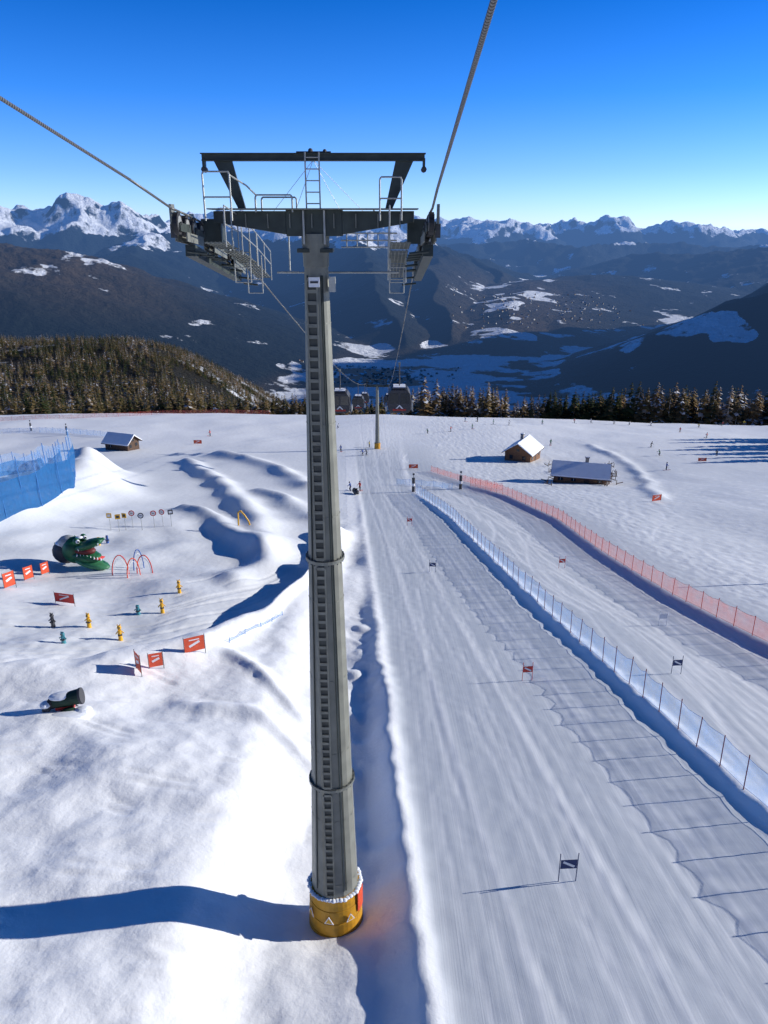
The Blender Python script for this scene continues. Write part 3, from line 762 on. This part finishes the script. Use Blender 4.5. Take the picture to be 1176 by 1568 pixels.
def tarpwall(pp,h):
    mb=MB();P=resample([spot(*p) for p in pp],1.2)
    rows=[]
    for i,p in enumerate(P):
        x,y=p;z=g1(x,y);col=[]
        for j in range(7):
            f=j/6;w=.35*math.sin(i*.9+j*.5)*math.sin(math.pi*f)
            col.append(Vector((x-.25*f*h*.4+w,y+.4*f*h*.35+w*.5,z-.3+f*(h+.5*math.sin(i*.55)))))
        rows.append(col)
    for a,b in zip(rows[:-1],rows[1:]):
        for j in range(6):mb.add([a[j],b[j],b[j+1],a[j+1]],[(0,1,2,3)],tarp if j<4 else net_b)
    for i in range(0,len(P),3):mb.tube(rows[i][0],rows[i][-1]+Vector((0,0,.3)),.05,blue_p,n=6)
    return mb.build("blue_tarpaulin_wall",smooth=False)
tarpwall([(-70,812),(0,800),(60,778),(112,748),(116,720)],6.8)
tarpwall([(-60,740),(10,728),(60,719),(100,712)],4.2)

# ---------------------------------------------------------------- slalom gates
def gate(px,py,m,name="slalom_gate",h=1.35,rot=0):
    p=spot(px,py);mb=MB()
    for dx in(-.33,.33):
        mb.tube((dx,0,-.2),(dx+random.uniform(-.03,.03),0,h),.018,m,n=8)
    mb.box((0,-.005,h*.62),(.62,.012,.42),m);mb.box((0,-.015,h*.62),(.50,.006,.10),white,Matrix.Rotation(.5,3,'Y'))
    mb.tube((-.35,-.0,h*.62+.2),(.35,0,h*.62+.2),.012,white,n=5)
    mb.build(name,loc=p,rotz=rot)
for px,py,m in((868,1350,navy),(807,1042,red),(1035,1032,navy),(860,870,red),(662,876,navy),(627,805,red),(1014,958,white)):
    gate(px,py,m,rot=random.uniform(-.2,.2))
def banner(px,py,w,h,m,rot=0,name="advertising_banner",lift=.15):
    p=spot(px,py);mb=MB()
    for dx in(-w/2,w/2):mb.tube((dx,0,-.2),(dx,0,h+lift+.1),.02,dark,n=6)
    mb.box((0,0,h/2+lift),(w-.05,.02,h),m)
    mb.box((0,-.014,h*.5+lift),(w*.55,.006,h*.16),white,Matrix.Rotation(-.4,3,'Y'));mb.box((0,-.014,h*.8+lift),(w*.5,.006,h*.07),white)
    mb.build(name,loc=p,rotz=rot)
banner(633,718,2.0,.9,orange);banner(303,680,2.2,1.0,orange);banner(1075,707,2.0,.8,orange);banner(1005,768,1.7,1.0,orange,.3)
banner(213,1030,.85,1.15,orange,-.9,"arrow_banner");banner(240,1024,.85,.9,orange,.35,"arrow_banner");banner(299,1000,1.3,1.0,orange,.45,"arrow_banner")
banner(100,925,1.8,.8,red,-.25);banner(16,900,1.0,1.3,orange,.9,"course_sign");banner(45,888,.9,1.2,orange,.9,"course_sign");banner(70,880,.8,1.1,orange,.9,"course_sign")
for px,py in((633,753),(705,749),(48,660),(103,666)):
    p=spot(px,py);mb=MB();mb.tube((0,0,-.2),(0,0,2.6),.28,dark,n=14);mb.tube((0,0,1.1),(0,0,1.6),.285,white,n=14);mb.tube((0,0,2.6),(0,0,3.3),.05,steel)
    mb.box((0,0,3.3),(.35,.2,.3),dark);mb.build("padded_post",loc=p)
mb=MB();mb.tube((0,0,-.3),(-.1,0,7.2),.13,steel,.09,n=10);mb.tube((-.1,0,7.2),(-.7,-.1,8.2),.06,steel_l,n=8);mb.box((0,0,1.2),(.35,.3,.6),yellow);mb.tube((0,0,0),(0,0,.8),.2,yellow,n=12)
mb.build("snow_lance",loc=(48.5,66.5,g1(48.5,66.5)))

# ---------------------------------------------------------------- play area
p=spot(130,868);dr=MB();gw=mat("green_belly",(.05,.22,.10),.5,0,.3,2);pale=mat("pale_grey_paint",(.45,.47,.45),.6,0,.3,2)
dr.ball((.3,0,1.25),(1.7,1.0,.55),green,18,10,Matrix.Rotation(.12,3,'Y'))
dr.ball((.9,-.05,.55),(1.9,.9,.40),gw,18,10,Matrix.Rotation(.16,3,'Y'))
dr.ball((.8,0,2.45),(1.7,.95,.45),green,18,10,Matrix.Rotation(-.36,3,'Y'))
dr.ball((-1.0,.2,1.6),(1.2,1.1,1.35),green,18,10)
dr.ball((-2.4,.6,1.1),(1.3,1.1,1.2),dark,16,9)
dr.ball((-1.6,.3,2.3),(1.1,.8,.7),pale,14,8)
dr.ball((.3,-.1,1.85),(1.2,.7,.45),mat("mouth_dark_red",(.12,.01,.01),.6),14,8)
dr.box((1.1,-.1,1.28),(2.2,.8,.08),red,Matrix.Rotation(.10,3,'Y'))
for i in range(8):
    dr.tube((0.0+i*.32,-.85+i*.06,1.45-.05*i),(.0+i*.32,-.85+i*.06,1.75-.05*i),.09,white,.01,n=6)
    dr.tube((.2+i*.28,-.82+i*.05,2.25+.09*i),(.2+i*.28,-.82+i*.05,1.98+.09*i),.09,white,.01,n=6)
for yy in(-.55,.55):
    dr.ball((-.1,yy,2.85),(.34,.3,.38),green);dr.ball((.12,yy-.1,2.92),.2,white);dr.ball((.28,yy-.18,2.94),.1,black)
    dr.ball((2.25,yy*.55,3.05),(.18,.15,.14),gw)
for i in range(5):dr.tube((-.7-i*.6,.3,2.6-.25*i),(-.85-i*.6,.3,3.1-.25*i),.2,gw,.02,n=5)
dr.ball((-2.2,.5,2.1),(1.0,.8,.25),snowm,14,6);dr.ball((-.2,.1,3.02),(.35,.3,.12),snowm,12,6)
dr.build("dragon_figure",loc=p,rotz=-.25,smooth=True)
def arch(px,py,w,h,m,rot=0,name="ski_arch"):
    p=spot(px,py);mb=MB();P=[Vector((w/2*math.cos(t),0,h*math.sin(t))) for t in np.linspace(0,math.pi,13)]
    P[0].z=P[-1].z=-.2;mb.path(P,.05,m,n=8);mb.path([q*0.82 for q in P],.025,white,n=6);mb.build(name,loc=p,rotz=rot)
arch(185,880,1.5,2.0,red,.5);arch(205,882,1.3,1.8,orange,.8);arch(222,878,1.4,1.9,red,.3);arch(213,872,1.2,2.1,blue,1.0)
p=spot(370,805);mb=MB();mb.path([Vector((-.4,0,-.2)),Vector((-.35,0,1.7)),Vector((0,0,1.95)),Vector((.5,0,1.4)),Vector((1.0,0,.6)),Vector((1.1,0,-.2))],.10,yellow,n=8);mb.build("yellow_arch",loc=p,rotz=-.2)
def rsign(px,py,m,shape=0,h=1.9):
    p=spot(px,py);mb=MB();mb.tube((0,0,-.2),(0,0,h),.03,steel_l)
    if shape==0:
        mb.tube((0,-.03,h),(0,-.06,h),.36,m,n=20);mb.tube((0,-.061,h),(0,-.07,h),.25,white,n=20);mb.box((0,-.074,h),(.3,.006,.07),dark)
    else:
        mb.box((0,-.045,h),(.6,.03,.6),m);mb.box((0,-.064,h),(.36,.006,.3),white if shape==1 else dark)
    mb.build("piste_sign",loc=p,rotz=random.uniform(-.3,.3))
rsign(204,808,red);rsign(218,812,dark);rsign(237,808,red);rsign(250,806,red);rsign(263,806,dark,1);rsign(170,812,yellow,1);rsign(183,814,yellow,2);rsign(193,812,yellow,2)
for px,py,m,h in((275,908,yellow,1.3),(249,938,yellow,1.3),(137,960,yellow,1.2),(185,980,yellow,1.3),(82,960,dark,1.2),(98,985,teal,.9),(212,940,teal,.8),(165,832,blue,1.),(152,835,yellow,1.)):
    p=spot(px,py);mb=MB();mb.tube((0,0,-.1),(0,0,h*.62),.16,m,.13,n=12);mb.ball((0,0,h*.78),(.16,.14,.18),m);mb.ball((.0,-.11,h*.80),(.08,.07,.06),dark)
    for s in(-1,1):mb.tube((s*.12,0,h*.55),(s*.28,-.05,h*.42),.04,m);mb.ball((s*.09,0,h*.95),.05,m)
    mb.box((0,0,h*.35),(.30,.30,.10),dark);mb.build("slalom_figure",loc=p,smooth=False,rotz=random.uniform(-.5,.5))
p=spot(104,1085);mb=MB()
mb.tube((-.6,0,.5),(.7,-.15,.75),.32,dkgreen,.40,n=18);mb.tube((.7,-.15,.75),(.82,-.16,.77),.43,dark,n=18);mb.ball((-.7,0,.45),(.3,.3,.3),black)
mb.box((-.1,0,.15),(.9,.5,.25),red)
for x in(-.5,.45):
    mb.tube((x,.35,-.2),(x*.4,0,.5),.04,dark);mb.tube((x,-.35,-.2),(x*.4,0,.5),.04,dark)
mb.ball((.1,-.4,.1),(.4,.25,.18),dkgreen);mb.box((-1.0,-.1,.2),(.35,.4,.5),dark)
mb.ball((-.1,-.02,.82),(.75,.36,.20),snowm,14,8);mb.ball((-1.0,-.1,.48),(.3,.32,.16),snowm,12,7);mb.ball((-.1,-.75,-.02),(1.3,.45,.26),snowm,16,8);mb.ball((.8,-.5,0),(.5,.4,.3),snowm,12,7)
mb.build("snow_cannon",loc=p,rotz=.25)

# ---------------------------------------------------------------- chalets
def house(name,p,rot,L,W,wh,rh,wm,chim=True):
    e=empty(name,p,rot)
    b=MB();b.box((0,0,wh/2-.3),(L,W,wh+.6),wm)
    b.prism([Vector((-L/2,-W/2,wh)),Vector((-L/2,W/2,wh)),Vector((-L/2,0,wh+rh))],Vector((L,0,0)),wm)
    for z in np.arange(.3,wh,.28):b.box((0,0,z),(L+.03,W+.03,.04),wood_d)
    b.build("walls",parent=e)
    ov=.7;sl=rh/(W/2)
    for s,nm in((-1,"roof_front"),(1,"roof_back")):
        b=MB();y1=s*(W/2+ov);z1=wh-sl*ov
        b.prism([Vector((-L/2-ov,0,wh+rh+.02)),Vector((-L/2-ov,y1,z1+.02)),Vector((-L/2-ov,y1,z1+.16)),Vector((-L/2-ov,0,wh+rh+.16))],Vector((L+2*ov,0,0)),wood_d)
        b.prism([Vector((-L/2-ov+.06,s*.0,wh+rh+.165)),Vector((-L/2-ov+.06,y1*.985,z1+.165)),Vector((-L/2-ov+.06,y1*.97,z1+.42)),Vector((-L/2-ov+.06,0,wh+rh+.46))],Vector((L+2*ov-.12,0,0)),snowm)
        b.build(nm,parent=e)
    b=MB();n=max(2,int(L/2.4))
    for s in(-1,1):
        for i in range(n):
            x=-L/2+(i+.5)*L/n
            if i==n//2 and s==-1:b.box((x,s*(W/2+.02),1.0),(.95,.06,2.0),wood_d)
            else:
                b.box((x,s*(W/2+.02),1.45),(1.0,.06,1.0),wood_d);b.box((x,s*(W/2+.06),1.45),(.84,.03,.84),glass);b.box((x,s*(W/2+.08),1.45),(.05,.02,.84),white)
        for y in(-W/4,W/4):b.box((s*(L/2+.02),y,1.45),(.06,.9,1.0),wood_d);b.box((s*(L/2+.06),y,1.45),(.03,.76,.86),glass)
        b.box((s*(L/2+.02),0,wh+rh*.3),(.06,.7,.6),glass)
    b.build("windows_and_door",parent=e)
    if chim:
        b=MB();b.box((L*.1,W*.1,wh+rh+.5),(.7,.7,1.6),mat("chimney_stone",(.3,.27,.24),.9));b.box((L*.1,W*.1,wh+rh+1.36),(.9,.9,.1),dark);b.box((L*.1,W*.1,wh+rh+1.5),(.8,.8,.18),snowm);b.build("chimney",parent=e)
    return e
house("wooden_chalet",spot(800,703),math.radians(62),8.0,6.4,2.6,2.1,wood)
house("wooden_chalet",spot(888,738),math.radians(-16),10.0,5.5,2.1,1.6,wood,True)
house("wooden_hut",spot(188,688),math.radians(-20),7.0,4.6,2.3,1.6,wood_d,False)
mb=MB()
for i in range(40):
    p=spot(random.uniform(832,850) if i<10 else random.uniform(918,945),random.uniform(712,746));a=random.uniform(0,3)
    mb.beam(p+Vector((0,0,.2)),p+Vector((math.cos(a)*1.6,math.sin(a)*1.6,.3)),.12,.12,wood_d);mb.tube(p-Vector((0,0,.2)),p+Vector((0,0,1.0)),.06,wood_d,n=6)
mb.build("log_fence")

# ---------------------------------------------------------------- people
def body_mat(i,jc,pc):
    m,n,l,b=new_mat("ski_clothes_%d"%i);tc=n.new("ShaderNodeTexCoord");sx=n.new("ShaderNodeSeparateXYZ");l.new(tc.outputs["Object"],sx.inputs[0])
    r=n.new("ShaderNodeValToRGB");r.color_ramp.interpolation='CONSTANT';e=r.color_ramp.elements
    e[0].position=0;e[0].color=(.03,.03,.03,1);e[1].position=.17;e[1].color=(*pc,1);q=e.new(.5);q.color=(*jc,1)
    mt=n.new("ShaderNodeMath");mt.operation='MULTIPLY';mt.inputs[1].default_value=.55;l.new(sx.outputs["Z"],mt.inputs[0]);l.new(mt.outputs[0],r.inputs[0])
    l.new(r.outputs[0],b.inputs["Base Color"]);b.inputs["Roughness"].default_value=.75;return m
CL=[((.03,.03,.04),(.02,.02,.025)),((.03,.08,.3),(.03,.03,.04)),((.5,.05,.04),(.03,.03,.03)),((.6,.45,.05),(.04,.04,.05)),((.05,.2,.1),(.1,.1,.11)),((.5,.5,.52),(.03,.03,.06))]
CM=[body_mat(i,*c) for i,c in enumerate(CL)]
skin=mat("skin",(.5,.3,.22),.6)
def pose_mesh(k):
    cr=[0,.14,.05,.2][k]
    ln=[0,.18,.06,.30][k]
    hip=.95-cr
    V=[];Rr=[];E=[]
    def a(p,r,par=None):
        V.append(p);Rr.append(r);
        if par is not None:E.append((par,len(V)-1))
        return len(V)-1
    pel=a((0,0,hip),.155);wa=a((0,-ln*.3,hip+.2),.145,pel);ch=a((0,-ln*.75,hip+.42),.175,wa);nk=a((0,-ln*1.05,hip+.57),.075,ch);a((0,-ln*1.15,hip+.66),.07,nk)
    for s in(-1,1):
        st=.03*s*(k==2)
        h=a((s*.10,0,hip-.05),.11,pel);kn=a((s*.13,-cr*1.2-.03+st,.5-cr*.3),.078,h);an=a((s*.13,.02+st,.12),.06,kn);a((s*.13,-.13+st,.06),.055,an)
        sh=a((s*.19,-ln*.85,hip+.50),.075,ch);el=a((s*(.30+.04*k),-ln*.85-.06,hip+.25),.055,sh);wr=a((s*(.31+.05*k),-ln*.85-.27,hip+.16+.05*k),.042,el);hd=a((s*(.31+.05*k),-ln*.85-.35,hip+.15+.05*k),.045,wr)
    me=bpy.data.meshes.new("skier_pose");me.from_pydata(V,E,[]);o=bpy.data.objects.new("tmp",me);sc.collection.objects.link(o)
    o.modifiers.new("s",'SKIN')
    for i,r in enumerate(Rr):
        me.skin_vertices[0].data[i].radius=(r,r*(.75 if i in(0,1,2) else 1));
    me.skin_vertices[0].data[0].use_root=True
    sb=o.modifiers.new("b",'SUBSURF');sb.levels=1;sb.render_levels=1
    dg=bpy.context.evaluated_depsgraph_get();dg.update();m2=bpy.data.meshes.new_from_object(o.evaluated_get(dg));bpy.data.objects.remove(o)
    m2.polygons.foreach_set("use_smooth",[True]*len(m2.polygons));m2.materials.clear();m2.materials.append(CM[0])
    b=MB();hc=Vector((0,-ln*1.2-.01,hip+.76))
    b.ball(hc,(.085,.10,.125),skin,14,10);b.ball(hc+Vector((0,.015,.035)),(.125,.14,.125),dark,14,8)
    b.box(hc+Vector((0,-.105,.01)),(.16,.05,.07),black);b.ball(hc+Vector((0,-.105,-.035)),(.018,.025,.02),skin,6,4);b.box(hc+Vector((0,-.092,-.07)),(.05,.012,.012),red)
    for s in(-1,1):
        x=s*.13;st=.03*s*(k==2)
        b.box((x,-.05+st,.015),(.085,1.65,.022),[red,blue,dark,white][k]);b.box((x,-.92+st,.06),(.08,.16,.02),[red,blue,dark,white][k],Matrix.Rotation(-.6,3,'X'))
        hd=Vector((s*(.31+.05*k),-ln*.85-.35,hip+.15+.05*k));b.tube(hd+Vector((0,0,.06)),(s*(.36+.1*k),-.05+.25*(k==3)-.2*(k<2),.02),.012,dark,n=5)
        for f in range(4):b.tube(hd+Vector((s*.02,-.01,-.03+f*.02)),hd+Vector((-s*.025,-.045,-.03+f*.02)),.012,dark,.009,n=5)
        b.tube(hd+Vector((0,.0,.03)),hd+Vector((-s*.02,-.03,.05)),.013,dark,.009,n=5)
    return m2,b
POSES=[pose_mesh(k) for k in range(4)]
PB=[]
for k,(m2,b) in enumerate(POSES):
    o=b.build("tmp");PB.append(o.data);bpy.data.objects.remove(o)
def skier(px,py,k=None,c=None,rot=None):
    k=random.randrange(4) if k is None else k;c=random.randrange(6) if c is None else c
    p=spot(px,py);e=empty("skier",p,random.uniform(0,6.28) if rot is None else rot);sc_=random.uniform(.95,1.06);e.scale=(sc_,)*3
    o=bpy.data.objects.new("body",POSES[k][0]);sc.collection.objects.link(o);o.parent=e;o.material_slots[0].link='OBJECT';o.material_slots[0].material=CM[c]
    o2=bpy.data.objects.new("head_skis_and_poles",PB[k]);sc.collection.objects.link(o2);o2.parent=e
for px,py in((690,661),(723,657),(712,646),(731,646),(779,651),(556,698),(562,697),(566,685),(522,692),(517,656),(1020,720),(996,685),(1010,698),(1041,662),(1082,671),(1097,698),(963,651),(997,652),(1070,655),(1139,648),(1166,652),(940,650),(880,648),(843,682),(830,650),(905,648),(537,752),(551,752),(1105,652),(655,664),(755,650),(322,668)):
    skier(px,py)
p=spot(544,756);mb=MB();mb.box((0,0,.35),(.6,2.0,.4),black);mb.ball((0,-.9,.65),(.45,.8,.35),dark,14,8);mb.box((0,.3,.72),(.4,1.0,.2),black);mb.beam((0,-.55,.8),(0,-.75,1.25),.5,.04,glass)
mb.tube((-.4,-.4,1.05),(.4,-.4,1.05),.03,black)
for s in(-.45,.45):mb.box((s,-1.1,.06),(.14,1.1,.05),red);mb.tube((s,-1.0,.08),(s*.5,-.8,.45),.04,steel)
mb.build("snowmobile",loc=p,rotz=.3)

# ---------------------------------------------------------------- sky, sun, camera
w=bpy.data.worlds.new("World");sc.world=w;w.use_nodes=True
n=w.node_tree.nodes;l=w.node_tree.links;bg=n["Background"]
sk=n.new("ShaderNodeTexSky");sk.sky_type='NISHITA';sk.sun_disc=False;sk.sun_elevation=SUN_EL;sk.sun_rotation=SUN_AZ;sk.altitude=2000;sk.air_density=1.0;sk.dust_density=.3;sk.ozone_density=3.0
tc=n.new("ShaderNodeTexCoord");sx=n.new("ShaderNodeSeparateXYZ");l.new(tc.outputs["Generated"],sx.inputs[0])
cr=n.new("ShaderNodeValToRGB");e=cr.color_ramp.elements
K=[(0,(1.05,1.35,2.3)),(.06,(.66,1.02,1.95)),(.14,(.24,.80,1.75)),(.23,(.06,.60,1.45)),(.40,(.05,.35,.76)),(1,(.06,.21,.38))]
e[0].position=0;e[0].color=(*[c/3 for c in K[0][1]],1);e[1].position=1;e[1].color=(*[c/3 for c in K[-1][1]],1)
for p_,c_ in K[1:-1]:
    q=e.new(p_);q.color=(*[c/3 for c in c_],1)
l.new(sx.outputs["Z"],cr.inputs[0])
m1=n.new("ShaderNodeVectorMath");m1.operation='MULTIPLY';l.new(sk.outputs[0],m1.inputs[0]);l.new(cr.outputs[0],m1.inputs[1])
m2_=n.new("ShaderNodeVectorMath");m2_.operation='SCALE';m2_.inputs["Scale"].default_value=3.0;l.new(m1.outputs[0],m2_.inputs[0])
l.new(m2_.outputs[0],bg.inputs[0]);bg.inputs[1].default_value=.12
L=bpy.data.lights.new("sun",'SUN');L.energy=5;L.angle=math.radians(.5);L.color=(1,.97,.91)
o=bpy.data.objects.new("sun",L);sc.collection.objects.link(o);o.rotation_euler=SUN.to_track_quat('Z','Y').to_euler()
cd=bpy.data.cameras.new("camera");cam=bpy.data.objects.new("camera",cd);sc.collection.objects.link(cam);sc.camera=cam
cam.location=(0,0,CZ);cam.rotation_euler=(math.pi/2-TH,0,0);cd.sensor_fit='VERTICAL';cd.sensor_height=36;cd.lens=36*F/1568;cd.clip_start=.1;cd.clip_end=80000
sc.view_settings.view_transform='Standard';sc.view_settings.look='None';sc.view_settings.exposure=0
